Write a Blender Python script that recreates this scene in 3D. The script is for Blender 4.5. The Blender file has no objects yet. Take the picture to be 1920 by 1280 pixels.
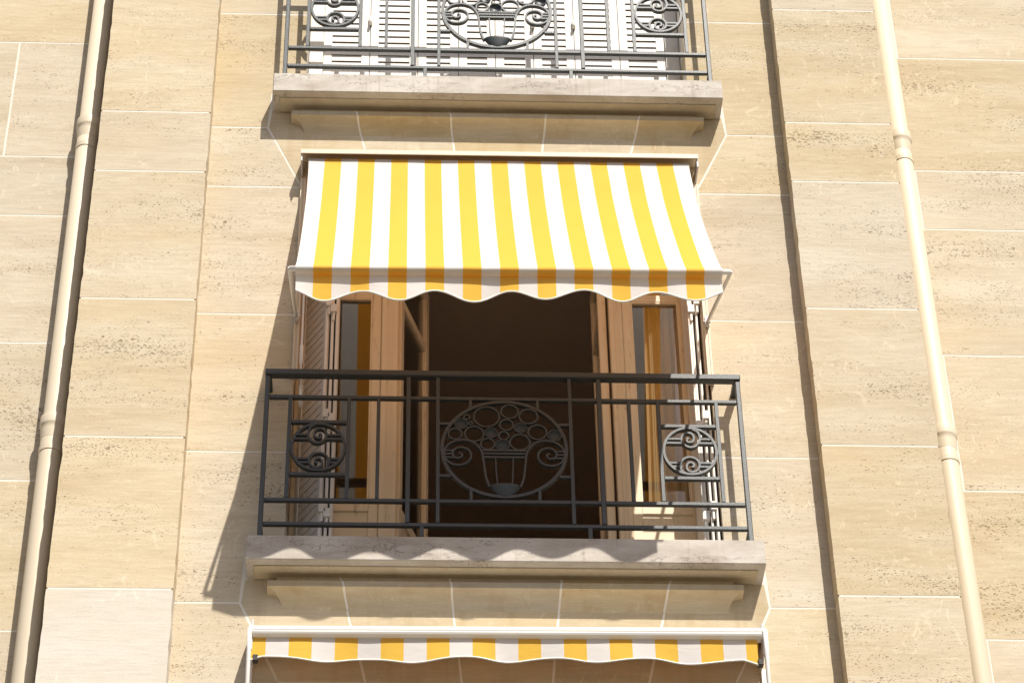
import bpy, math, random
from mathutils import Vector, Matrix
rnd = random.Random(7)
S = bpy.context.scene
C = S.collection

# ------------------------------------------------------------------ camera, sky, sun, exposure
GROUND = -8.79                       # street level; the balcony of the open window is at z = 0
cam_d = bpy.data.cameras.new('camera'); cam = bpy.data.objects.new('camera', cam_d); C.objects.link(cam)
S.camera = cam
cam_d.sensor_width = 36.0; cam_d.lens = 5000.0 / 1920 * 36.0; cam_d.clip_end = 2000
yaw, pitch, roll = 0.0531, 0.6919, -0.0204
fwd = Vector((math.sin(yaw)*math.cos(pitch), math.cos(yaw)*math.cos(pitch), math.sin(pitch)))
rgt = Vector((math.cos(yaw), -math.sin(yaw), 0)); upv = rgt.cross(fwd)
r2 = rgt*math.cos(roll) + upv*math.sin(roll); u2 = -rgt*math.sin(roll) + upv*math.cos(roll)
cam.matrix_world = Matrix(((r2.x, u2.x, -fwd.x, -0.4921), (r2.y, u2.y, -fwd.y, -10.2439), (r2.z, u2.z, -fwd.z, -7.1877), (0, 0, 0, 1)))

SA, SB = 0.405, 1.315                # shadow run to the left / down per metre of projection
w = bpy.data.worlds.new('World'); S.world = w; w.use_nodes = True
nt = w.node_tree; bg = nt.nodes['Background']
sky = nt.nodes.new('ShaderNodeTexSky'); sky.sky_type = 'NISHITA'; sky.sun_disc = False; sky.air_density = 0.7; sky.dust_density = 2.0; sky.ozone_density = 0.6
sky.sun_elevation = math.atan2(SB, math.hypot(SA, 1)); sky.sun_rotation = math.atan2(SA, -1)
nt.links.new(sky.outputs[0], bg.inputs[0]); bg.inputs[1].default_value = 0.085
sun_d = bpy.data.lights.new('sun', 'SUN'); sun = bpy.data.objects.new('sun', sun_d); C.objects.link(sun)
sun_d.energy = 5.0; sun_d.angle = math.radians(0.53); sun_d.color = (1.0, 0.945, 0.86)
sun.rotation_euler = Vector((-SA, 1, -SB)).to_track_quat('-Z', 'Y').to_euler(); sun.location = (3, -8, 12)
S.render.engine = 'CYCLES'
S.view_settings.view_transform = 'Standard'; S.view_settings.look = 'None'
S.view_settings.exposure = 0.35; S.view_settings.gamma = 1.0; S.view_settings.use_curve_mapping = False
S.render.resolution_x, S.render.resolution_y = 1024, 682

# ------------------------------------------------------------------ materials
def mat(name):
    m = bpy.data.materials.new(name); m.use_nodes = True
    return m, m.node_tree, m.node_tree.nodes['Principled BSDF']
def N(t, typ, **kw):
    n = t.nodes.new(typ)
    for k, v in kw.items():
        if k.startswith('i_'):
            n.inputs[k[2:].replace('_', ' ')].default_value = v
        else: setattr(n, k, v)
    return n
def L(t, a, b): t.links.new(a, b)
def math_(t, op, a, b=None, c=None):
    n = t.nodes.new('ShaderNodeMath'); n.operation = op
    for i, x in enumerate((a, b, c)):
        if x is None: continue
        if isinstance(x, (int, float)): n.inputs[i].default_value = x
        else: t.links.new(x, n.inputs[i])
    return n.outputs[0]
def ramp(t, fac, stops):
    n = t.nodes.new('ShaderNodeValToRGB'); e = n.color_ramp.elements
    while len(e) < len(stops): e.new(0.5)
    for el, (p, c) in zip(e, stops):
        el.position = p; el.color = (*c, 1) if len(c) == 3 else c
    t.links.new(fac, n.inputs[0]); return n.outputs[0]
def mixc(t, fac, a, b, mode='MIX'):
    n = t.nodes.new('ShaderNodeMix'); n.data_type = 'RGBA'; n.blend_type = mode
    for i, x in ((0, fac), (6, a), (7, b)):
        if isinstance(x, (int, float)): n.inputs[i].default_value = x
        elif isinstance(x, tuple): n.inputs[i].default_value = (*x, 1)
        else: t.links.new(x, n.inputs[i])
    return n.outputs[2]
def world_pos(t, scale, rand=True):
    g = t.nodes.new('ShaderNodeNewGeometry'); v = g.outputs['Position']
    if rand:
        oi = t.nodes.new('ShaderNodeObjectInfo')
        mu = N(t, 'ShaderNodeVectorMath', operation='MULTIPLY_ADD'); cb = t.nodes.new('ShaderNodeCombineXYZ')
        for i in range(3): t.links.new(math_(t, 'MULTIPLY', oi.outputs['Random'], (37.0, 53.0, 71.0)[i]), cb.inputs[i])
        ad = N(t, 'ShaderNodeVectorMath', operation='ADD'); t.links.new(v, ad.inputs[0]); t.links.new(cb.outputs[0], ad.inputs[1]); v = ad.outputs[0]
    m = N(t, 'ShaderNodeVectorMath', operation='MULTIPLY'); t.links.new(v, m.inputs[0]); m.inputs[1].default_value = scale
    return m.outputs[0]
def noise(t, vec, scale=1.0, detail=4.0, rough=0.55, dist=0.0):
    n = t.nodes.new('ShaderNodeTexNoise'); t.links.new(vec, n.inputs['Vector'])
    n.inputs['Scale'].default_value = scale; n.inputs['Detail'].default_value = detail
    n.inputs['Roughness'].default_value = rough; n.inputs['Distortion'].default_value = dist
    return n.outputs['Fac']
def bump(t, b, h, strength, dist):
    n = t.nodes.new('ShaderNodeBump'); n.inputs['Strength'].default_value = strength; n.inputs['Distance'].default_value = dist
    t.links.new(h, n.inputs['Height']); t.links.new(n.outputs[0], b.inputs['Normal'])

def limestone(name, base, dark, light, pit_amt=1.0):
    m, t, b = mat(name)
    oi = t.nodes.new('ShaderNodeObjectInfo')
    band = noise(t, world_pos(t, (0.8, 0.8, 5.0)), 1.0, 6, 0.62, 0.15)
    streak = noise(t, world_pos(t, (7.0, 7.0, 60.0)), 1.0, 5, 0.7, 0.1)
    grain = noise(t, world_pos(t, (120, 120, 190)), 1.0, 3, 0.7)
    blot = noise(t, world_pos(t, (1.3, 1.3, 2.4)), 1.0, 4, 0.55)
    col = ramp(t, band, [(0.30, dark), (0.5, base), (0.70, light)])
    col = mixc(t, ramp(t, streak, [(0.47, (0, 0, 0)), (0.74, (.38, .38, .38))]), col, tuple(x*0.74 for x in dark))
    col = mixc(t, ramp(t, streak, [(0.28, (.45, .45, .45)), (0.46, (0, 0, 0))]), col, tuple(min(.8, x*1.10) for x in light))
    col = mixc(t, ramp(t, grain, [(0.42, (0, 0, 0)), (0.78, (.25, .25, .25))]), col, tuple(x*0.70 for x in dark))
    col = mixc(t, ramp(t, blot, [(0.52, (0, 0, 0)), (0.72, (.5, .5, .5))]), col, (base[0]*1.0, base[1]*0.93, base[2]*0.80))
    if pit_amt == 0.5:
        rain = noise(t, world_pos(t, (14, 14, .9)), 1.0, 4, 0.6)
        col = mixc(t, ramp(t, rain, [(0.50, (0, 0, 0)), (0.72, (.45, .45, .45))]), col, (.40, .29, .165))
    # every block has its own tone
    hv = t.nodes.new('ShaderNodeHueSaturation'); t.links.new(col, hv.inputs['Color'])
    t.links.new(math_(t, 'MULTIPLY_ADD', oi.outputs['Random'], 0.09, 0.965), hv.inputs['Value'])
    t.links.new(math_(t, 'MULTIPLY_ADD', math_(t, 'FRACT', math_(t, 'MULTIPLY', oi.outputs['Random'], 7.31)), 0.30, 0.84), hv.inputs['Saturation'])
    col = hv.outputs[0]
    # pale fillings and scratches
    scr = noise(t, world_pos(t, (11, 11, 8)), 1.0, 3, 0.6, 2.6)
    smk = noise(t, world_pos(t, (1.9, 1.9, 1.9)), 1.0, 2, 0.5)
    sf = math_(t, 'MULTIPLY', ramp(t, scr, [(0.60, (0, 0, 0)), (0.66, (.34, .34, .34))]), ramp(t, smk, [(0.48, (0, 0, 0)), (0.60, (1, 1, 1))]))
    col = mixc(t, sf, col, tuple(min(.78, x*1.28) for x in light))
    # open pores gathered in beds: small ones and a few large
    pm = noise(t, world_pos(t, (1.0, 1.0, 4.5)), 1.0, 4, 0.6, 0.2)
    def pores(sc, k, base_thr, gain):
        pf = noise(t, world_pos(t, sc), 1.0, 2.0, 0.55, 0.6)
        n = t.nodes.new('ShaderNodeClamp')
        t.links.new(math_(t, 'MULTIPLY', math_(t, 'SUBTRACT', pf, math_(t, 'MULTIPLY_ADD', pm, -k*pit_amt, base_thr + 0.05*(1-pit_amt))), gain), n.inputs[0]); return n.outputs[0]
    pit = math_(t, 'MAXIMUM', pores((75, 75, 150), .50, .915, 22.0), pores((33, 33, 62), .44, .945, 30.0))
    col = mixc(t, math_(t, 'MULTIPLY', pit, 0.66), col, (0.15, 0.10, 0.055))
    L(t, col, b.inputs['Base Color']); b.inputs['Roughness'].default_value = 0.92; b.inputs['Specular IOR Level'].default_value = 0.12
    h = math_(t, 'ADD', math_(t, 'MULTIPLY', grain, 0.45), math_(t, 'ADD', math_(t, 'MULTIPLY', streak, 0.6), math_(t, 'MULTIPLY', pit, -1.6)))
    bump(t, b, h, 0.55, 0.004)
    return m
M = {}
M['stone'] = limestone('limestone', (.552, .469, .338), (.492, .402, .272), (.598, .530, .404))
M['stone_smooth'] = limestone('limestone_dressed', (.530, .442, .306), (.480, .386, .250), (.568, .492, .362), 0.5)
M['stone_pale'] = limestone('limestone_replaced', (.625, .565, .470), (.600, .535, .435), (.645, .590, .500), 0.35)

def slab_stone():
    m, t, b = mat('balcony_stone')
    a = noise(t, world_pos(t, (3, 3, 9)), 1.0, 6, 0.65, 0.6)
    col = ramp(t, a, [(0.25, (.36, .305, .25)), (0.5, (.50, .455, .398)), (0.72, (.62, .575, .515))])
    st = noise(t, world_pos(t, (45, 45, 2.2)), 1.0, 3, 0.6)
    col = mixc(t, ramp(t, st, [(0.56, (0, 0, 0)), (0.8, (.45, .45, .45))]), col, (.27, .22, .175))
    wv = N(t, 'ShaderNodeTexNoise'); L(t, world_pos(t, (5, 5, 10)), wv.inputs['Vector']); wv.inputs['Detail'].default_value = 5
    ad = N(t, 'ShaderNodeVectorMath', operation='MULTIPLY_ADD'); L(t, wv.outputs['Color'], ad.inputs[0]); ad.inputs[1].default_value = (1.5, 1.5, 1.5)
    L(t, world_pos(t, (6, 6, 17)), ad.inputs[2])
    vo = N(t, 'ShaderNodeTexVoronoi', feature='DISTANCE_TO_EDGE'); L(t, ad.outputs[0], vo.inputs['Vector']); vo.inputs['Scale'].default_value = 1.0
    msk = noise(t, world_pos(t, (2.2, 2.2, 9)), 1.0, 3, 0.6)
    wid = math_(t, 'MULTIPLY', ramp(t, msk, [(0.47, (0, 0, 0)), (0.70, (1, 1, 1))]), 0.045)
    crack = math_(t, 'LESS_THAN', vo.outputs['Distance'], wid)
    col = mixc(t, math_(t, 'MULTIPLY', crack, 0.5), col, (.14, .11, .085))
    L(t, col, b.inputs['Base Color']); b.inputs['Roughness'].default_value = 0.85; b.inputs['Specular IOR Level'].default_value = 0.2
    h = math_(t, 'ADD', math_(t, 'MULTIPLY', noise(t, world_pos(t, (60, 60, 90)), 1.0, 4, 0.65), 0.5), math_(t, 'MULTIPLY', crack, -1.2))
    bump(t, b, h, 0.5, 0.004)
    return m
M['slab'] = slab_stone()

def painted(name, col, rough=0.5, spec=0.4, grain=120.0, amt=0.12, bstr=0.15, dirt=0.0, dirtcol=(.2, .13, .07)):
    m, t, b = mat(name)
    n1 = noise(t, world_pos(t, (grain*.15,)*3, False), 1.0, 4, 0.6)
    c = mixc(t, math_(t, 'MULTIPLY', n1, amt*2), col, tuple(x*0.72 for x in col))
    if dirt:
        d = noise(t, world_pos(t, (30, 30, 3.5), False), 1.0, 5, 0.7)
        c = mixc(t, ramp(t, d, [(0.58, (0, 0, 0)), (0.70, (dirt,)*3)]), c, dirtcol)
    L(t, c, b.inputs['Base Color']); b.inputs['Roughness'].default_value = rough; b.inputs['Specular IOR Level'].default_value = spec
    bump(t, b, noise(t, world_pos(t, (grain,)*3, False), 1.0, 3, 0.6), bstr, 0.002)
    return m
M['mortar'] = painted('lime_mortar', (.74, .69, .61), 0.95, 0.1, 90, 0.10, 0.3)
M['iron'] = painted('iron_paint', (.042, .050, .053), 0.45, 0.5, 170, 0.25, 0.55)
M['white_metal'] = painted('white_lacquer', (.80, .77, .72), 0.4, 0.45, 40, 0.05, 0.03)
M['shutter'] = painted('shutter_paint', (.80, .76, .70), 0.55, 0.35, 60, 0.07, 0.08, 0.18, (.45, .33, .2))
M['pipe'] = painted('pipe_paint', (.665, .575, .435), 0.5, 0.35, 30, 0.06, 0.05)
M['window_paint'] = painted('window_paint', (.76, .64, .46), 0.55, 0.35, 50, 0.10, 0.1, 0.55, (.22, .13, .06))
M['alu'] = painted('aluminium', (.62, .60, .60), 0.35, 0.5, 60, 0.06, 0.03)
M['rubber'] = painted('dark_fitting', (.05, .04, .035), 0.6, 0.3)
M['room'] = painted('room_plaster', (.60, .51, .43), 0.9, 0.1, 20, 0.1, 0.05)
M['asphalt'] = painted('asphalt', (.11, .096, .077), 0.9, 0.2, 30, 0.3, 0.4)
M['paving'] = painted('paving', (.26, .225, .17), 0.9, 0.2, 20, 0.2, 0.2)
def glass():
    m, t, b = mat('window_glass'); t.nodes.remove(b)
    out = t.nodes['Material Output']
    tr = t.nodes.new('ShaderNodeBsdfTransparent'); tr.inputs[0].default_value = (.90, .91, .90, 1)
    gl = t.nodes.new('ShaderNodeBsdfGlossy'); gl.inputs['Roughness'].default_value = 0.01
    fr = t.nodes.new('ShaderNodeFresnel'); fr.inputs[0].default_value = 1.52
    mx = t.nodes.new('ShaderNodeMixShader')
    L(t, math_(t, 'MULTIPLY', fr.outputs[0], 0.65), mx.inputs[0]); L(t, tr.outputs[0], mx.inputs[1]); L(t, gl.outputs[0], mx.inputs[2])
    L(t, mx.outputs[0], out.inputs[0]); return m
M['glass'] = glass()
def fabric(name, x0, width):
    """striped awning cloth: yellow from x0 for one width, then white, and so on"""
    m, t, b = mat(name); t.nodes.remove(b); out = t.nodes['Material Output']
    tc = t.nodes.new('ShaderNodeTexCoord'); sx = t.nodes.new('ShaderNodeSeparateXYZ'); L(t, tc.outputs['Object'], sx.inputs[0])
    fr = math_(t, 'FRACT', math_(t, 'DIVIDE', math_(t, 'ADD', sx.outputs[0], -x0 + 40*width), 2*width))
    s = math_(t, 'LESS_THAN', fr, 0.5)
    weave = noise(t, world_pos(t, (260, 260, 260), False), 1.0, 2, 0.5)
    soil = noise(t, world_pos(t, (4, 4, 7), False), 1.0, 4, 0.6)
    yel = mixc(t, soil, (.90, .59, .095), (.85, .535, .085)); whi = mixc(t, soil, (.86, .835, .81), (.80, .77, .745))
    col = mixc(t, s, whi, yel); col = mixc(t, math_(t, 'MULTIPLY', weave, 0.12), col, (.5, .38, .2))
    trc = mixc(t, s, (.74, .69, .64), (.90, .31, .010))
    di = t.nodes.new('ShaderNodeBsdfDiffuse'); tl = t.nodes.new('ShaderNodeBsdfTranslucent'); mx = t.nodes.new('ShaderNodeMixShader')
    L(t, col, di.inputs[0]); L(t, trc, tl.inputs[0]); mx.inputs[0].default_value = 0.34
    bp = t.nodes.new('ShaderNodeBump'); bp.inputs['Strength'].default_value = 0.6; bp.inputs['Distance'].default_value = 0.004
    L(t, math_(t, 'ADD', noise(t, world_pos(t, (7, 7, 16), False), 1.0, 4, 0.55, 1.0), math_(t, 'MULTIPLY', weave, .06)), bp.inputs['Height'])
    L(t, bp.outputs[0], di.inputs['Normal'])
    L(t, di.outputs[0], mx.inputs[1]); L(t, tl.outputs[0], mx.inputs[2]); L(t, mx.outputs[0], out.inputs[0]); return m
M['cloth_main'] = fabric('striped_cloth', -0.912, 0.08675)
M['cloth_low'] = fabric('wide_striped_cloth', -0.985, 0.1030)

# ------------------------------------------------------------------ mesh helpers
ORG = {}
class MB:
    def __init__(s): s.v = []; s.f = []
    def add(s, vs, fs):
        o = len(s.v); s.v += [tuple(p) for p in vs]; s.f += [tuple(i+o for i in f) for f in fs]; return s
    def box(s, x0, x1, y0, y1, z0, z1):
        return s.add([(x0,y0,z0),(x1,y0,z0),(x1,y1,z0),(x0,y1,z0),(x0,y0,z1),(x1,y0,z1),(x1,y1,z1),(x0,y1,z1)],
                     [(3,2,1,0),(4,5,6,7),(0,1,5,4),(1,2,6,5),(2,3,7,6),(3,0,4,7)])
    def prism(s, poly, y0, y1):           # counter-clockwise polygon in x, z, seen from -y
        n = len(poly)
        return s.add([(x, y0, z) for x, z in poly] + [(x, y1, z) for x, z in poly],
                     [tuple(range(n)), tuple(range(2*n-1, n-1, -1))] + [(i, i+n, (i+1) % n+n, (i+1) % n) for i in range(n)])
    def loops(s, rings, closed=True, caps=True):
        n = len(rings[0]); o = len(s.v)
        for r in rings: s.v += [tuple(p) for p in r]
        m = n if closed else n-1
        for i in range(len(rings)-1):
            for j in range(m):
                a = o+i*n+j; b = o+i*n+(j+1) % n
                s.f.append((a, b, b+n, a+n))
        if caps and closed:
            s.f.append(tuple(range(o+n-1, o-1, -1))); s.f.append(tuple(range(o+(len(rings)-1)*n, o+len(rings)*n)))
        return s
    def strap(s, path, t, y0, y1, closed=False):   # flat bar bent along a path in x, z
        n = len(path); rings = []
        for i, (x, z) in enumerate(path):
            a = path[(i-1) % n] if closed or i else path[i]; b = path[(i+1) % n] if closed or i < n-1 else path[i]
            dx, dz = b[0]-a[0], b[1]-a[1]; l = math.hypot(dx, dz) or 1; nx, nz = -dz/l*t/2, dx/l*t/2
            rings.append([(x+nx, y0, z+nz), (x-nx, y0, z-nz), (x-nx, y1, z-nz), (x+nx, y1, z+nz)])
        if closed: rings.append(rings[0]); return s.loops(rings, True, False)
        return s.loops(rings)
    def tube(s, path, r, n=10, caps=True):
        rings = []; P = [Vector(p) for p in path]
        for i, p in enumerate(P):
            d = (P[min(i+1, len(P)-1)] - P[max(i-1, 0)]).normalized()
            a = d.cross(Vector((0, 0, 1)) if abs(d.z) < .9 else Vector((1, 0, 0))).normalized(); b = d.cross(a)
            rr = r[i] if isinstance(r, (list, tuple)) else r
            rings.append([p + a*math.cos(k*2*math.pi/n)*rr + b*math.sin(k*2*math.pi/n)*rr for k in range(n)])
        return s.loops(rings, True, caps)
    def build(s, name, m, parent=None, smooth=False, bevel=0.0, local=False, solid=0.0):
        o = (0, 0, 0) if local or parent is None else ORG[parent.name]
        me = bpy.data.meshes.new(name); me.from_pydata([(x-o[0], y-o[1], z-o[2]) for x, y, z in s.v], [], s.f)
        me.materials.append(M[m]); me.update()
        if smooth:
            me.polygons.foreach_set('use_smooth', [True]*len(me.polygons))
        ob = bpy.data.objects.new(name, me); C.objects.link(ob)
        if parent: ob.parent = parent
        ORG[ob.name] = o
        if bevel:
            md = ob.modifiers.new('bevel', 'BEVEL'); md.width = bevel; md.segments = 1; md.limit_method = 'ANGLE'
        return ob
def thing(name, label, cat, loc, group=None):
    o = bpy.data.objects.new(name, None); C.objects.link(o); o.location = loc; o.empty_display_size = 0.2
    o['label'] = label; o['category'] = cat
    if group: o['group'] = group
    ORG[o.name] = tuple(loc); return o
def copy_tree(o, parent=None):
    c = o.copy(); C.objects.link(c); c.parent = parent
    for ch in list(o.children): copy_tree(ch, c)
    return c
def smooth_path(P, k=5):
    out = []
    for i in range(len(P)-1):
        p0 = P[max(i-1, 0)]; p1 = P[i]; p2 = P[i+1]; p3 = P[min(i+2, len(P)-1)]
        for j in range(k):
            u = j/k
            out.append(tuple(0.5*(2*p1[q] + (p2[q]-p0[q])*u + (2*p0[q]-5*p1[q]+4*p2[q]-p3[q])*u*u + (3*p1[q]-p0[q]-3*p2[q]+p3[q])*u**3) for q in range(len(p1))))
    out.append(tuple(P[-1])); return out
def inset(poly, d):
    n = len(poly); out = []
    for i in range(n):
        a, b, c = poly[i-1], poly[i], poly[(i+1) % n]
        def nrm(p, q):
            l = math.hypot(q[0]-p[0], q[1]-p[1]); return (-(q[1]-p[1])/l, (q[0]-p[0])/l)
        n1, n2 = nrm(a, b), nrm(b, c); k = 1 + n1[0]*n2[0] + n1[1]*n2[1]
        out.append((b[0] + (n1[0]+n2[0])/k*d, b[1] + (n1[1]+n2[1])/k*d))
    return out

# ------------------------------------------------------------------ ground
g = MB().add([(-400, -400, GROUND-.12), (400, -400, GROUND-.12), (400, 400, GROUND-.12), (-400, 400, GROUND-.12)], [(0, 1, 2, 3)]).build('street', 'asphalt'); g['kind'] = 'structure'
g = MB().box(-60, 60, -3.2, 1.0, GROUND-.3, GROUND).build('pavement', 'paving', bevel=.01); g['kind'] = 'structure'
g = MB().box(-60, 60, -30, -11.5, GROUND-.3, GROUND).build('pavement', 'paving', bevel=.01); g['kind'] = 'structure'

# ------------------------------------------------------------------ the building: walls of ashlar blocks
bld = thing('apartment_building', 'cream limestone apartment facade of large ashlar blocks with pale joints', 'building', (0, 0, GROUND))
PER = 3.036; JO = [-.272, .602, 1.467, 2.337, 2.766]
OW = 1.035                                              # half width of the window openings
zs = sorted(j + PER*k for k in (-1, 0, 1) for j in JO[:-1]) + []
zs = sorted(set([round(j + PER*k, 4) for k in (-1, 0, 1) for j in (.602, 1.467, 2.337, 2.766)] ))
# joints: .602, 1.467, 2.337, 2.766 per storey (the one at -.272 is 2.766 of the storey below)
zs = [-2.0, -1.142] + [z for z in zs if -.5 < z < 6.0]
J = .0052
def rough_rect(x0, x1, z0, z1, left, right):
    p = [(x0, z0), (x1, z0)]
    n = max(3, int((z1-z0)/.05))
    if right: p += [(x1 + rnd.gauss(0, .0011) - (rnd.random() < .07)*.003, z0 + (z1-z0)*i/n) for i in range(1, n)]
    p += [(x1, z1), (x0, z1)]
    if left: p += [(x0 + rnd.gauss(0, .0011) + (rnd.random() < .07)*.003, z1 - (z1-z0)*i/n) for i in range(1, n)]
    return p
# central bay
wc = MB()
for sx in (-1, 1):
    a, b = sorted((sx*(OW+.001), sx*1.545)); wc.box(a, b, .0010, .34, GROUND, 9.0)
for k in (-1, 0, 1):
    wc.box(-OW-.003, OW+.003, .0010, .337, 2.3405+PER*k, 2.95+PER*k)
wc.box(-OW-.003, OW+.003, .0035, .337, GROUND, -3.2)
wc = wc.build('wall', 'mortar', bld)
def stone(poly, y0, y1, parent, m='stone', ins=J):
    q = inset(poly, ins); p = []
    for i in range(len(q)):
        a, b = q[i], q[(i+1) % len(q)]; l = math.hypot(b[0]-a[0], b[1]-a[1]); n = max(1, int(l/.11))
        nx, nz = -(b[1]-a[1])/l, (b[0]-a[0])/l
        p.append(a)
        for k in range(1, n):
            j = rnd.gauss(0, .0007) + (rnd.random() < .06)*rnd.random()*.004
            p.append((a[0]+(b[0]-a[0])*k/n + nx*j, a[1]+(b[1]-a[1])*k/n + nz*j))
    return MB().prism(p, y0, y1).build('stone', m, parent)
for k in (-1, 0, 1):
    o = PER*k
    for sx in (-1, 1):
        def P(pts):
            q = [(sx*x, z+o) for x, z in pts]
            return q if sx > 0 else q[::-1]
        if k == -1:
            stone(P([(OW-.004, 1.036), (1.535, 1.036), (1.535, 1.894), (OW-.004, 1.894)]), 0, .335, wc)
            stone(P([(OW-.004, 1.894), (1.535, 1.894), (1.535, 2.766), (1.225, 2.766), (OW-.004, 2.337)]), 0, .335, wc)
        else:
            stone(P([(1.225, -.27), (1.535, -.27), (1.535, .602), (OW-.004, .602), (OW-.004, -.016), (1.212, -.016)]), 0, .335, wc)
            stone(P([(OW-.004, .602), (1.535, .602), (1.535, 1.467), (OW-.004, 1.467)]), 0, .335, wc)
            stone(P([(OW-.004, 1.467), (1.535, 1.467), (1.535, 2.337), (OW-.004, 2.337)]), 0, .335, wc)
            stone(P([(OW-.004, 2.337), (1.535, 2.337), (1.535, 2.766), (1.225, 2.766)]), 0, .335, wc)
        stone(P([(.64, 2.337), (OW-.004, 2.337), (1.225, 2.766), (1.211, 2.90), (.772, 2.90)]), 0, .335, wc, 'stone_smooth')
        stone(P([(.205, 2.337), (.64, 2.337), (.772, 2.90), (.261, 2.90)]), 0, .335, wc, 'stone_smooth')
    stone([(-.205, 2.337+o), (.205, 2.337+o), (.261, 2.90+o), (-.261, 2.90+o)], 0, .335, wc, 'stone_smooth')
# flanking pilaster bays stand 12 cm proud, the outer bays lie back
for sx in (-1, 1):
    a, b = sorted((sx*1.533, sx*2.0940))
    wp = MB().box(a, b, -.1060, .52, GROUND, 9.0).build('wall', 'mortar', bld)
    a, b = sorted((sx*(1.5275 if sx > 0 else 1.5235), sx*2.10))
    for z0, z1 in zip(zs, zs[1:]):
        pale = sx < 0 and abs(z1 + .27) < .02
        MB().prism(rough_rect(a, b, z0+J, z1-J, True, True), -.107, .30).build('stone', 'stone_pale' if pale else 'stone', wp)
    a, b = sorted((sx*2.06, sx*7.0))
    wo = MB().box(a, b, .2510, .60, GROUND, 9.0).build('wall', 'mortar', bld)
    for i, (z0, z1) in enumerate(zip(zs, zs[1:])):
        xs = [2.08, 2.65, 3.9, 5.2, 7.0] if i % 2 else [2.08, 3.2, 4.5, 5.8, 7.0]
        if sx > 0: xs = [2.08, 2.283, 3.35, 4.6, 5.8, 7.0] if i % 2 else [2.08, 3.9, 5.2, 7.0]
        if sx < 0: xs = [2.08, 2.65, 3.9, 5.2, 7.0] if abs(z0 - 2.766) < .02 else ([2.08, 3.2, 4.5, 5.8, 7.0] if i % 3 else [2.08, 3.6, 4.9, 7.0])
        for x0, x1 in zip(xs, xs[1:]):
            a, b = sorted((sx*x0, sx*x1))
            stone([(a, z0), (b, z0), (b, z1), (a, z1)], .25, .30, wo)
# balcony slabs with a grooved soffit, and the moulded corbel under each
HS = 3.02
for k in (0, 1):
    o = HS*k
    n = 60; top = []
    s = MB().box(-1.2, 1.2, -.16, .30, o-.1345, o)
    sl = s.build('balcony_slab', 'slab', bld, bevel=.004)
    MB().box(-1.165, 1.165, -.112, -.006, o-.1425, o-.1335).build('soffit_panel', 'stone_smooth', sl, bevel=.003)
    prof = [(.030, -.134), (.030, -.187), (.070, -.190), (.071, -.222), (.066, -.2225)] + [(.066*(1-math.sin(q*math.pi/20)), -.2225 - .088*(1-math.cos(q*math.pi/20))) for q in range(1, 10)] + [(-.0005, -.3105), (-.004, -.318)]
    def corbel(x0, x1, e0, e1, sh):
        mb = MB(); rings = []
        for p, z in prof:
            p2 = p - sh
            tl_ = lambda x: x - math.copysign((.2345 if abs(x) > .5 else .0995)*(abs(z)-.120), x) if abs(x) < 1 else x
            xa, xb_ = tl_(x0), tl_(x1)
            rings.append([(xa - (p2 if e0 else 0), .02, z+o), (xa - (p2 if e0 else 0), -p2, z+o), (xb_ + (p2 if e1 else 0), -p2, z+o), (xb_ + (p2 if e1 else 0), .02, z+o)])
        return mb.loops(rings)
    cb = corbel(-1.03, 1.03, True, True, .001).build('corbel', 'mortar', bld)
    cuts = [-1.03, -.772, -.262, .262, .772, 1.03]
    for i in range(5):
        corbel(cuts[i] + (J if i else 0), cuts[i+1] - (J if i < 4 else 0), i == 0, i == 4, 0).build('stone', 'stone_smooth', cb)
# rooms behind the windows
for k in (-1, 0, 1):
    o = PER*k
    r = MB(); x0, x1, y0, y1, z0, z1 = -2.0, 2.0, .338, 4.6, -.03+o, 2.62+o
    r.add([(x0,y0,z0),(x1,y0,z0),(x1,y1,z0),(x0,y1,z0),(x0,y0,z1),(x1,y0,z1),(x1,y1,z1),(x0,y1,z1)], [(0,1,2,3),(7,6,5,4),(6,7,3,2),(5,6,2,1),(7,4,0,3)])
    r.build('room', 'room', bld)

# ------------------------------------------------------------------ drainpipes in the corners
def lathe(mb, x, y, prof, n=24):
    return mb.loops([[(x+r*math.cos(2*math.pi*i/n), y+r*math.sin(2*math.pi*i/n), z) for i in range(n)] for r, z in prof])
for sx, lab in ((-1, 'cream drainpipe left of the window, half shaded by the pilaster edge'), (1, 'sunlit cream drainpipe right of the window')):
    X = sx*2.197; Yp = .152
    t = thing('drainpipe', lab, 'drainpipe', (X, Yp, GROUND), 'drainpipes down the facade')
    lathe(MB(), X, Yp, [(.0545, 9.0), (.0545, GROUND)]).build('pipe', 'pipe', t, True)
    for zc in (2.93-PER, 2.93-2.03, 2.93, 2.93+2.03, 2.93-2*2.03-.1):
        zc = zc if zc != 2.93-PER else 2.93-3*2.03
        cpart = lathe(MB(), X, Yp, [(.0550, zc+.001), (.0655, zc), (.0665, zc-.005), (.0665, zc-.048), (.0655, zc-.056), (.0615, zc-.062), (.0600, zc-.085), (.0575, zc-.110), (.0552, zc-.135)]).build('collar', 'pipe', t, True)
        md = cpart.modifiers.new('edge', 'EDGE_SPLIT'); md.split_angle = math.radians(40)
        st = lathe(MB(), X, Yp, [(.055, zc-.185), (.0580, zc-.186), (.0580, zc-.214), (.055, zc-.215)])
        st.box(X-.012, X+.012, Yp+.05, .252, zc-.208, zc-.192)
        st = st.build('bracket', 'pipe', t, True); md = st.modifiers.new('edge', 'EDGE_SPLIT'); md.split_angle = math.radians(40)

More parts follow.
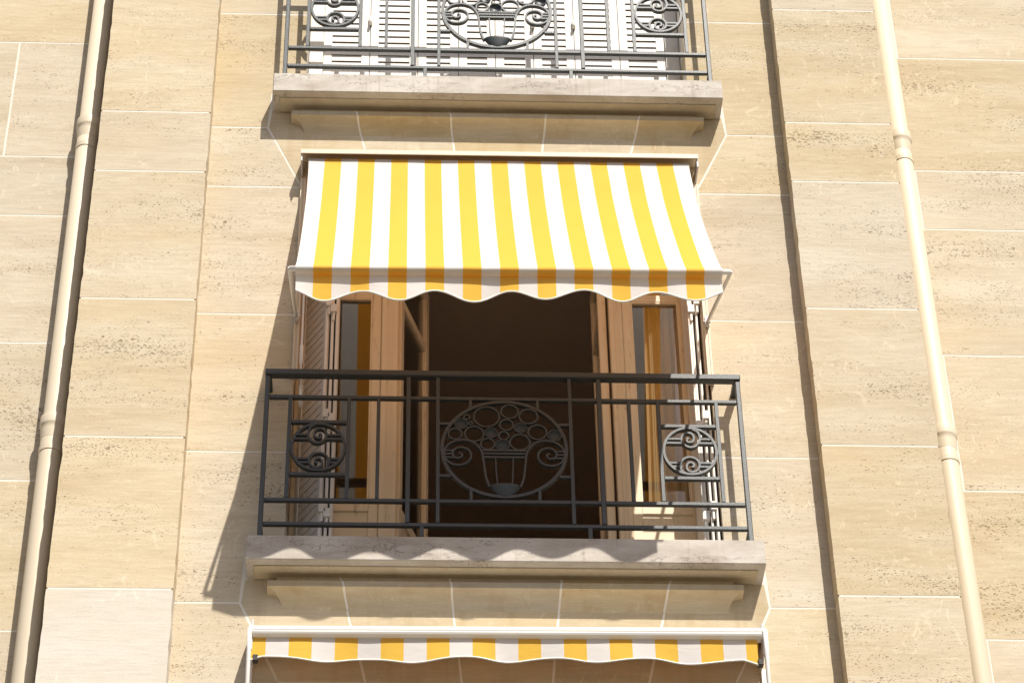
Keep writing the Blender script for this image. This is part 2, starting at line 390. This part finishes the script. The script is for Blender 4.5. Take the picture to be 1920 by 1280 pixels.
# ------------------------------------------------------------------ iron balcony railing
def make_railing():
    t = thing('balcony_railing', 'dark iron railing with flower basket medallion before the open window', 'railing', (0, -.13, 0), 'iron balcony railings')
    I = 'iron'; y0, y1 = -.14, -.116
    MB().box(-1.158, 1.158, -.152, -.108, .964, .998).build('handrail', I, t, bevel=.004)
    for sx in (-1, 1):
        a, b = sorted((sx*1.126, sx*1.158))
        MB().box(a, b, -.107, .03, .966, .996).build('handrail_return', I, t, bevel=.003)
        a, b = sorted((sx*1.134, sx*1.152))
        MB().box(a, b, -.115, .03, .073, .091).build('rail_return', I, t, bevel=.0013)
        a, b = sorted((sx*1.132, sx*1.155)); MB().box(a, b, -.143, -.119, -.01, .963).build('post', I, t, bevel=.003)
        for x, z0, z1, wd, dy in ((1.030, .232, .827, .018, 0), (.747, .232, .827, .018, 0), (.605, .232, .827, .017, 0), (.461, .093, .963, .021, -.004), (.319, .093, .963, .018, -.003)):
            a, b = sorted((sx*(x-wd/2), sx*(x+wd/2))); MB().box(a, b, y0+dy, y1+.002, z0, z1).build('baluster', I, t, bevel=.0013)
        a, b = sorted((sx*.383, sx*.403)); MB().box(a, b, y0, y1, -.01, .0745).build('foot', I, t, bevel=.0013)
    for z in (.845, .231, .093):
        MB().box(-1.131, 1.131, y0+.001, y1-.001, z-.0185, z).build('rail', I, t, bevel=.0013)
    # side medallions
    up = [(-.903, .661), (-.929, .643), (-.939, .610), (-.932, .578), (-.905, .552), (-.874, .556), (-.853, .582), (-.853, .615), (-.874, .636), (-.900, .632), (-.910, .607), (-.901, .583), (-.880, .582), (-.875, .598), (-.886, .604)]
    lo = [(-.869, .385), (-.844, .408), (-.835, .440), (-.849, .475), (-.880, .491), (-.913, .481), (-.928, .449), (-.919, .417), (-.893, .403), (-.870, .415), (-.867, .443), (-.882, .460), (-.899, .453), (-.901, .436), (-.890, .432)]
    for sx in (-1, 1):
        fl = lambda p: [(-sx*x, z+.006) for x, z in p]
        ring = [(sx*.888 + .1265*math.cos(a*math.pi/36), .533 + .1385*math.sin(a*math.pi/36)) for a in range(72)]
        md = MB().strap(ring, .0125, y0, y1, True).build('medallion', I, t)
        for z in (.693, .381):
            a, b = sorted((sx*.757, sx*1.020)); MB().box(a, b, y0+.001, y1-.001, z-.0185, z).build('rail', I, t, bevel=.0013)
        MB().strap(smooth_path(fl(up)), .0105, y0+.001, y1, False).build('scroll', I, md)
        MB().strap(smooth_path(fl(lo)), .0105, y0+.001, y1, False).build('scroll', I, md)
        for x0, x1, z in ((-.99, -.941, .606), (-1.004, -.935, .582), (-.851, -.786, .606), (-.856, -.772, .582), (-1.0, -.926, .463), (-.988, -.922, .441), (-.838, -.776, .463), (-.846, -.788, .441)):
            a, b = sorted((-sx*x0, -sx*x1)); MB().box(a, b, y0+.002, y1, z-.006, z+.005).build('bar', I, md)
    # centre: basket of flowers in a ring
    ring = [(-.002 + .297*math.cos(a*math.pi/60), .533 + .2835*math.sin(a*math.pi/60)) for a in range(120)]
    bk = MB().strap(ring, .016, y0, y1, True).build('flower_basket', I, t); bk['label'] = 'round openwork panel with a basket of flower rings'
    for x, z, r in ((-.085, .726, .065), (.026, .759, .045), (.117, .731, .048), (.010, .678, .036), (.158, .636, .048), (-.180, .722, .018), (-.163, .687, .013), (-.236, .621, .036), (-.145, .622, .049), (-.004, .612, .028), (-.081, .562, .037), (.073, .574, .051)):
        r -= .0035
        MB().strap([(x + r*math.cos(a*math.pi/18), z + r*.985*math.sin(a*math.pi/18)) for a in range(36)], .0075, y0+.002, y1-.002, True).build('flower_ring', I, bk)
    for x, z, r in ((-.208, .681, .029), (-.064, .628, .028), (.077, .659, .028), (-.009, .556, .031), (.240, .617, .031)):
        mb = MB(); n = 20
        rings = [[(x + r*math.cos(e)*math.cos(2*math.pi*i/n), y0 + .001 + r*.60*math.sin(e), z + r*math.cos(e)*math.sin(2*math.pi*i/n)) for i in range(n)] for e in (0, .3, .6, .9, 1.2, 1.45)]
        rings = [[(x+(p[0]-x)*1.0, y1, z+(p[2]-z)*1.0) for p in rings[0]], [(x+(p[0]-x)*1.16, y0+.003, z+(p[2]-z)*1.16) for p in rings[0]], [(x+(p[0]-x)*1.12, y0, z+(p[2]-z)*1.12) for p in rings[0]]] + rings
        mb.loops(rings).build('flower_boss', I, bk, True)
    sc = [(-.073, .308), (-.089, .36), (-.095, .408), (-.100, .461), (-.105, .503), (-.116, .532), (-.137, .562), (-.170, .581), (-.209, .584), (-.247, .572), (-.275, .545), (-.288, .506), (-.280, .470), (-.256, .444), (-.223, .435), (-.185, .445), (-.162, .475), (-.161, .508), (-.178, .531), (-.209, .540), (-.235, .531), (-.248, .506), (-.240, .483), (-.218, .476), (-.202, .489), (-.206, .502), (-.218, .503)]
    for sx in (-1, 1):
        MB().strap(smooth_path([(-sx*x - .001, z) for x, z in sc]), .0095, y0+.001, y1, False).build('scroll', I, bk)
        for z, x0, x1 in ((.521, .286, .247), (.501, .288, .248), (.480, .284, .240)):
            a, b = sorted((sx*x0, sx*x1)); MB().box(a, b, y0+.002, y1-.002, z-.005, z+.005).build('bar', I, bk)
        MB().strap([(sx*.042 - .002, .476), (sx*.040 - .002, .40), (sx*.033 - .002, .305)], .0065, y0+.003, y1-.003).build('stave', I, bk)
        for x0, x1, z in ((.310, .262, .681), (.310, .258, .370)):
            a, b = sorted((sx*x0, sx*x1)); MB().box(a, b, y0+.001, y1-.001, z-.007, z+.007).build('stub', I, bk)
        a, b = sorted((sx*.155, sx*.169)); MB().box(a, b, y0+.001, y1-.001, .780, .826).build('stub', I, bk); MB().box(a, b, y0+.001, y1-.001, .231, .288).build('stub', I, bk)
    for z, x in ((.523, .104), (.504, .099), (.483, .095)):
        MB().box(-x-.001, x-.001, y0+.001, y1-.001, z-.0055, z+.0055).build('bar', I, bk)
    n = 28; rings = []
    for e in range(12):
        q = e/11; k = (1-q)**.60 if q < .999 else .06
        rings.append([(-.001 + .0745*k*math.cos(2*math.pi*i/n), -.130 + .030*k*math.sin(2*math.pi*i/n), .314 - .078*q) for i in range(n)])
    MB().loops(rings).build('bowl', I, bk, True)
    return t
rail_a = make_railing()
rail_b = copy_tree(rail_a); rail_b.location.z += HS
rail_b['label'] = 'sunlit iron railing at the top, before the closed white louvred shutters'

# ------------------------------------------------------------------ louvred folding shutters
slat_mesh = {}
def slat_me(wd, tilt):
    key = (round(wd, 3), tilt)
    if key not in slat_mesh:
        mb = MB(); a, bz = tilt, .0485; th = .003
        mb.add([(0, -a, 0), (wd, -a, 0), (wd, 0, bz), (0, 0, bz), (0, -a+th, 0), (wd, -a+th, 0), (wd, th, bz), (0, th, bz)],
               [(0, 1, 2, 3), (7, 6, 5, 4), (1, 0, 4, 5), (3, 2, 6, 7), (0, 3, 7, 4), (2, 1, 5, 6)])
        me = bpy.data.meshes.new('slat'); me.from_pydata(mb.v, [], mb.f); me.materials.append(M['shutter']); me.update()
        slat_mesh[key] = me
    return slat_mesh[key]
def leaf(parent, loc, rz, wd, hgt, zb, slats=True, pitch=.0505, stile=.046, backed=False, th=.022):
    """one narrow leaf: stiles, rails and louvres; local x along the leaf, front face at y = 0"""
    mb = MB()
    mb.box(0, stile, 0, th, 0, hgt).box(wd-stile, wd, 0, th, 0, hgt).box(stile, wd-stile, .0015, th-.0015, 0, zb).box(stile, wd-stile, .0015, th-.0015, hgt-.09, hgt)
    if not slats or backed: mb.box(stile, wd-stile, th*.35 if th < .02 else .012, th-.002, zb, hgt-.09)
    lf = mb.build('leaf', 'shutter', parent, local=True, bevel=.002); lf.location = loc; lf.rotation_euler.z = rz
    if slats:
        nsl = int((hgt-.09-zb)/pitch); me = slat_me(wd-2*stile, .0030 if backed else .0085)
        for i in range(nsl):
            s_ = bpy.data.objects.new('slat', me); C.objects.link(s_); s_.parent = lf; s_.location = (stile, .008, zb + .002 + i*pitch)
    return lf
zt = HS + .01; xb = [-.957, -.698, -.430, -.203, .003, .216, .447, .700, .955]
for side, lab in ((0, 'left half of the closed white louvred shutters behind the top railing'), (1, 'right half of the closed white louvred shutters behind the top railing')):
    t = thing('folding_shutter', lab, 'shutter', (xb[side*4+2], .2, zt), 'closed shutters of the upper window')
    for i in range(side*4, side*4+4):
        lf = leaf(t, (xb[i]+.0015 - xb[side*4+2], .0, 0), 0, xb[i+1]-xb[i]-.003, 2.28, .405)
        # hinge line covers and a clasp
        if i in (1, 5, 6):
            kx = 0.0
            MB().box(-.010, .010, -.022, -.001, .74, .80).box(-.006, .006, -.040, -.022, .735, .765).build('clasp', 'shutter', lf, local=True, bevel=.003)
    s_ = -1 if side == 0 else 1
    a, b = sorted((s_*.957, s_*1.033)); 
    MB().box(a - ORG[t.name][0], b - ORG[t.name][0], -.012, .05, 0, 2.30).build('jamb_frame', 'shutter', t, local=True, bevel=.002)
# folded back at the open window
tl = thing('folding_shutter', 'white shutter folded into the left reveal of the open window, in shade', 'shutter', (-.95, .16, .01), 'shutters folded open')
ox, oy = ORG[tl.name][0], ORG[tl.name][1]
a = Vector((-1.008, .275)); b = Vector((-.880, .062)); wd = (b-a).length
leaf(tl, (a.x-ox, a.y-oy, 0), math.atan2(b.y-a.y, b.x-a.x), wd, 2.29, .10, stile=.026, backed=True)
def hinge(parent, x, y, z, wx=.034, h=.05):
    MB().box(x-wx/2, x+wx/2, y-.012, y+.02, z-h/2, z+h/2).box(x-.006, x+.006, y-.004, y+.012, z-h/2-.05, z-h/2).build('hinge', 'shutter', parent, local=True, bevel=.002)
for i, (x, dx) in enumerate(((-.868, .010), (-.840, .004), (-.816, -.002))):
    leaf(tl, (x-ox, .052-oy, 0), math.pi/2 - dx/.23, .235, 2.29, .10, False, th=.015)
for zz, x in ((1.575, -.866), (1.535, -.842), (.862, -.862), (.835, -.838), (.292, -.866), (.262, -.842)): hinge(tl, x-ox, .042-oy, zz)
tr = thing('folding_shutter', 'white shutter folded into the right reveal of the open window, edges sunlit', 'shutter', (.98, .16, .01), 'shutters folded open')
ox, oy = ORG[tr.name][0], ORG[tr.name][1]
for i, (x, dx) in enumerate(((.960, .0), (.972, .002), (.998, .0), (1.025, .002))):
    leaf(tr, (x-ox, .030-oy, 0), math.pi/2 + dx/.23, .235, 2.29, .10, False, th=.0112)
for zz, x in ((1.60, .998), (1.545, .965), (.862, .998), (.80, .966), (.312, 1.0), (.254, .962)): hinge(tr, x-ox, .020-oy, zz)

# ------------------------------------------------------------------ french window, the middle pair open
fw = thing('french_window', 'cream painted french window, its middle leaves open into the dark room', 'window', (0, .32, 0))
f = MB()
YF = .29
f.box(-1.034, -.975, YF, YF+.06, 0, 2.336).box(.985, 1.034, YF, YF+.06, 0, 2.336)
f.box(-.602, -.517, YF-.012, YF+.055, 0, 2.27).box(.572, .640, YF-.012, YF+.055, 0, 2.27).box(-.975, .985, YF, YF+.06, 2.27, 2.336)
f.build('frame', 'window_paint', fw, bevel=.004)
for x in (-.568, -.545, .598, .618):
    MB().box(x, x+.006, YF-.016, YF-.0125, .0, 2.26).build('bead', 'window_paint', fw)
def casement(x0, x1, name='casement', origin=None, rz=0):
    wd = x1-x0; mb = MB(); st = .048; th = .042
    mb.box(0, st, 0, th, .02, 2.26).box(wd-st, wd, 0, th, .02, 2.26)
    for z0, z1 in ((.02, .12), (.47, .53), (1.832, 1.872), (2.20, 2.26)): mb.box(st, wd-st, .001, th-.001, z0, z1)
    c = mb.build(name, 'window_paint', fw, local=True, bevel=.003)
    c.location = (origin[0], origin[1]-.32, 0) if origin else (x0, YF-.32, 0); c.rotation_euler.z = rz
    MB().box(st, wd-st, .012, th-.012, .12, .47).build('panel', 'window_paint', c, local=True)
    for z0, z1 in ((.53, 1.832), (1.872, 2.20)):
        MB().box(st, wd-st, .018, .022, z0, z1).build('pane', 'glass', c, local=True)
        q = .008
        bd = MB().box(st, st+q, -.0, .017, z0, z1).box(wd-st-q, wd-st, 0, .017, z0, z1).box(st+q, wd-st-q, .0, .017, z0, z0+q).box(st+q, wd-st-q, 0, .017, z1-q, z1)
        bd.v = [(x, y+.004, z) for x, y, z in bd.v]
        bd.build('glazing_bead', 'window_paint', c, local=True)
    return c
casement(-.974, -.603)
casement(.641, .984)
a = Vector((-.500, .315)); b = Vector((-.352, .765)); 
casement(0, (b-a).length, origin=(a.x, a.y), rz=math.atan2(b.y-a.y, b.x-a.x))
casement(0, .47, origin=(.560, .312), rz=math.pi/2 - .01)

# ------------------------------------------------------------------ curtain inside the right pane
M['curtain'] = painted('curtain_cloth', (.80, .58, .34), 0.9, 0.1, 80, 0.1, 0.1)
cu = MB(); nx, nz = 60, 12
cu.loops([[(.765 - .05*(1-j/nz)**2 + (.235 + .05*(1-j/nz)**2)*i/nx, .405 + .018*math.sin(i/nx*2*math.pi*5) + .006*math.sin(i*1.7), .05 + 2.25*j/nz) for i in range(nx+1)] for j in range(nz+1)], False, False)
cu = cu.build('curtain', 'curtain', None, True); cu['label'] = 'tan curtain hanging in folds behind the right pane of the open window'; cu['category'] = 'curtain'

# ------------------------------------------------------------------ awnings
def sheet(fn, nu, nv):
    mb = MB(); mb.loops([[fn(i/nu, j/nv) for i in range(nu+1)] for j in range(nv+1)], False, False); return mb
def ripple(x, s):
    return math.sin(x*9.1+s)*.45 + math.sin(x*17.7+1.3*s)*.3 + math.sin(x*31.0+2.1*s)*.25
# the open one
aw = thing('awning', 'open awning with yellow and white stripes shading the window', 'awning', (0, 0, 1.09))
hood = MB().prism([(0, 0), (1, 0), (1, 1), (0, 1)], 0, 1); hood = MB()
pr = [(-.002, 2.530), (-.060, 2.522), (-.128, 2.492), (-.141, 2.484), (-.141, 2.455), (-.136, 2.455), (-.136, 2.480), (-.060, 2.512), (-.002, 2.520)]
hood.loops([[(x, y, z + .004*x) for y, z in pr[::-1]] for x in (-1.037, 1.043)])
hood.build('hood', 'pipe', aw, bevel=.001)
for x in (-1.037, 1.033):
    MB().box(x+.0005, x+.0095, -.130, -.002, 2.408, 2.484).build('end_plate', 'alu', aw, bevel=.002)
rl = MB(); n = 24
rl.loops([[(x, -.078 + .034*math.cos(2*math.pi*i/n), 2.430 + .034*math.sin(2*math.pi*i/n) + .004*x) for i in range(n)] for x in (-1.0, 1.0)]).build('fabric_roll', 'cloth_main', aw, True)
bt = (-.912, .985); br = .0145
prof = [(-.1125, 2.428), (-.128, 2.38), (-.212, 2.200), (-.305, 2.000), (-.442, 1.750), (-.598, 1.485), (-.742, 1.255), (-.862, 1.073), (-.912+.015*math.cos(math.radians(128)), .985+.015*math.sin(math.radians(128)))]
prof = smooth_path(prof, 6)
prof += [(bt[0]+br*1.04*math.cos(math.radians(q)), bt[1]+br*1.04*math.sin(math.radians(q))) for q in (145, 165, 190, 215, 240, 262)] + [(-.902, .9695), (-.884, .970)]
def cloth(u, v):
    x = -.995 + 1.990*u; k = v*(len(prof)-1); i = min(int(k), len(prof)-2); q = k-i
    y = prof[i][0]*(1-q) + prof[i+1][0]*q; z = prof[i][1]*(1-q) + prof[i+1][1]*q
    amp = math.sin(math.pi*min(1, max(0, (k-2)/48.0))) if k < 50 else 0
    e = .004*ripple(x, v*3)*amp + .003*ripple(x*.7, 4.0)*(1-min(1, k/10.0)) - .010*amp*math.sin(math.pi*u)
    sag = -.006*amp*abs(math.sin(math.pi*(x+.85)/.85))
    return (x*(1-.006*amp), y + e*.8 + sag, z + .008*x - e*.5 + sag*.6)
sheet(cloth, 150, len(prof)-1).build('fabric', 'cloth_main', aw, True)
tb = MB().tube([(-1.022, bt[0], bt[1]-.0085), (1.034, bt[0], bt[1]+.0085)], br-.0015, 14).build('front_bar', 'white_metal', aw, True)
def val(u, v):
    x = -.993 + 1.986*u; zb = .853 - .0305*math.cos(2*math.pi*(x+.858)/.3432) + .016*x + .004*math.sin(x*5)
    zt_ = .9705 + .008*x
    y = -.884 + .007*ripple(x, 2.0)*v + .006*v*math.sin(2*math.pi*(x+.3)/.6864)
    return (x + .004*ripple(x, 5)*v, y, zt_ + (zb-zt_)*v)
vl = sheet(val, 200, 10).build('valance', 'cloth_main', aw, True)
MB().tube([val(i/240, 1.0) for i in range(241)], .0042, 8).build('piping', 'white_metal', vl, True)
for sx in (-1, 1):
    x = sx*1.028 + .005
    MB().tube([(x, bt[0], bt[1]+.008*x), (x + sx*.004, -.50, 1.20), (x + sx*.003, -.035, 1.425)], .0095, 10).build('arm', 'white_metal', aw, True)
    MB().box(x-.011, x+.011, -.050, -.024, 1.395, 1.455).tube([(x-.018, -.037, 1.425), (x+.018, -.037, 1.425)], .009, 10).build('slider', 'alu', aw, bevel=.002)
    MB().box(x-.014, x-.004, -.024, -.001, 1.085, 2.384).box(x+.004, x+.014, -.024, -.001, 1.085, 2.384).box(x-.0039, x+.0039, -.020, -.001, 1.085, 2.384).box(x-.016, x+.016, -.034, -.0005, 1.045, 1.0845).build('guide_rail', 'pipe', aw, bevel=.001)
MB().tube([(-.992, -.075, 2.36), (-.990, -.080, 1.205), (-.990, -.080, 1.20), (-.990, -.080, 1.09), (-.990, -.080, 1.085), (-.986, -.080, .955), (-.986, -.080, .95), (-.985, -.080, .82)], [.0055, .0055, .0095, .0095, .005, .005, .0085, .0085], 10).build('crank_rod', 'white_metal', aw, True)
# the retracted one below
lw = thing('awning', 'rolled up awning at the bottom edge, only its scalloped yellow and white valance hanging', 'awning', (0, 0, -.62))
pr = [(-.002, -.440), (-.07, -.447), (-.150, -.487), (-.162, -.495), (-.162, -.512), (-.156, -.514), (-.155, -.498), (-.07, -.457), (-.002, -.450)]
MB().loops([[(x, y, z + .005*x) for y, z in pr[::-1]] for x in (-1.168, 1.172)]).build('hood', 'white_metal', lw, bevel=.001)
fb = [(-.156, -.518), (-.168, -.522), (-.171, -.529), (-.166, -.539), (-.150, -.546), (-.120, -.548), (-.118, -.518)]
MB().loops([[(x, y, z + .005*x) for y, z in fb[::-1]] for x in (-1.152, 1.150)]).build('front_bar', 'white_metal', lw, bevel=.001)
n = 24
MB().loops([[(x, -.075 + .045*math.cos(2*math.pi*i/n), -.515 + .045*math.sin(2*math.pi*i/n) + .005*x) for i in range(n)] for x in (-1.14, 1.14)]).build('fabric_roll', 'cloth_low', lw, True)
def val2(u, v):
    x = -1.145 + 2.272*u; zb = -.660 + .0115*math.cos(2*math.pi*(x+1.05)/.4185) + .005*x + .004*math.sin(x*4+1); zt_ = -.547 + .005*x
    if x < -1.09: zb -= (-1.09-x)*.25
    if x > 1.06: zb -= (x-1.06)*.3
    y = -.142 + .008*ripple(x, 1.0)*v + .006*v*math.sin(2*math.pi*x/.8)
    return (x + .006*ripple(x, 3)*v - .012*v*(u < .05), y, zt_ + (zb-zt_)*v)
vl2 = sheet(val2, 200, 10).build('valance', 'cloth_low', lw, True)
MB().tube([val2(i/240, 1.0) for i in range(241)], .0042, 8).build('piping', 'white_metal', vl2, True)
for sx in (-1, 1):
    x = sx*1.164 + .002
    MB().tube([(x, -.162, -.512 + .005*x), (x, -.150, -.62), (x, -.045, -1.56)], .0105, 10).build('arm', 'white_metal', lw, True)
    MB().box(x-sx*.010-.004, x-sx*.010+.004, -.150, -.002, -.62, -.456).build('end_plate', 'alu', lw, bevel=.002)
    MB().box(x-.012, x+.012, -.024, -.001, -1.9, -.62).build('guide_rail', 'white_metal', lw, bevel=.001)
    MB().box(x-sx*.030-.012, x-sx*.030+.012, -.152, -.120, -.678, -.645).build('end_cap', 'rubber', lw, bevel=.003)
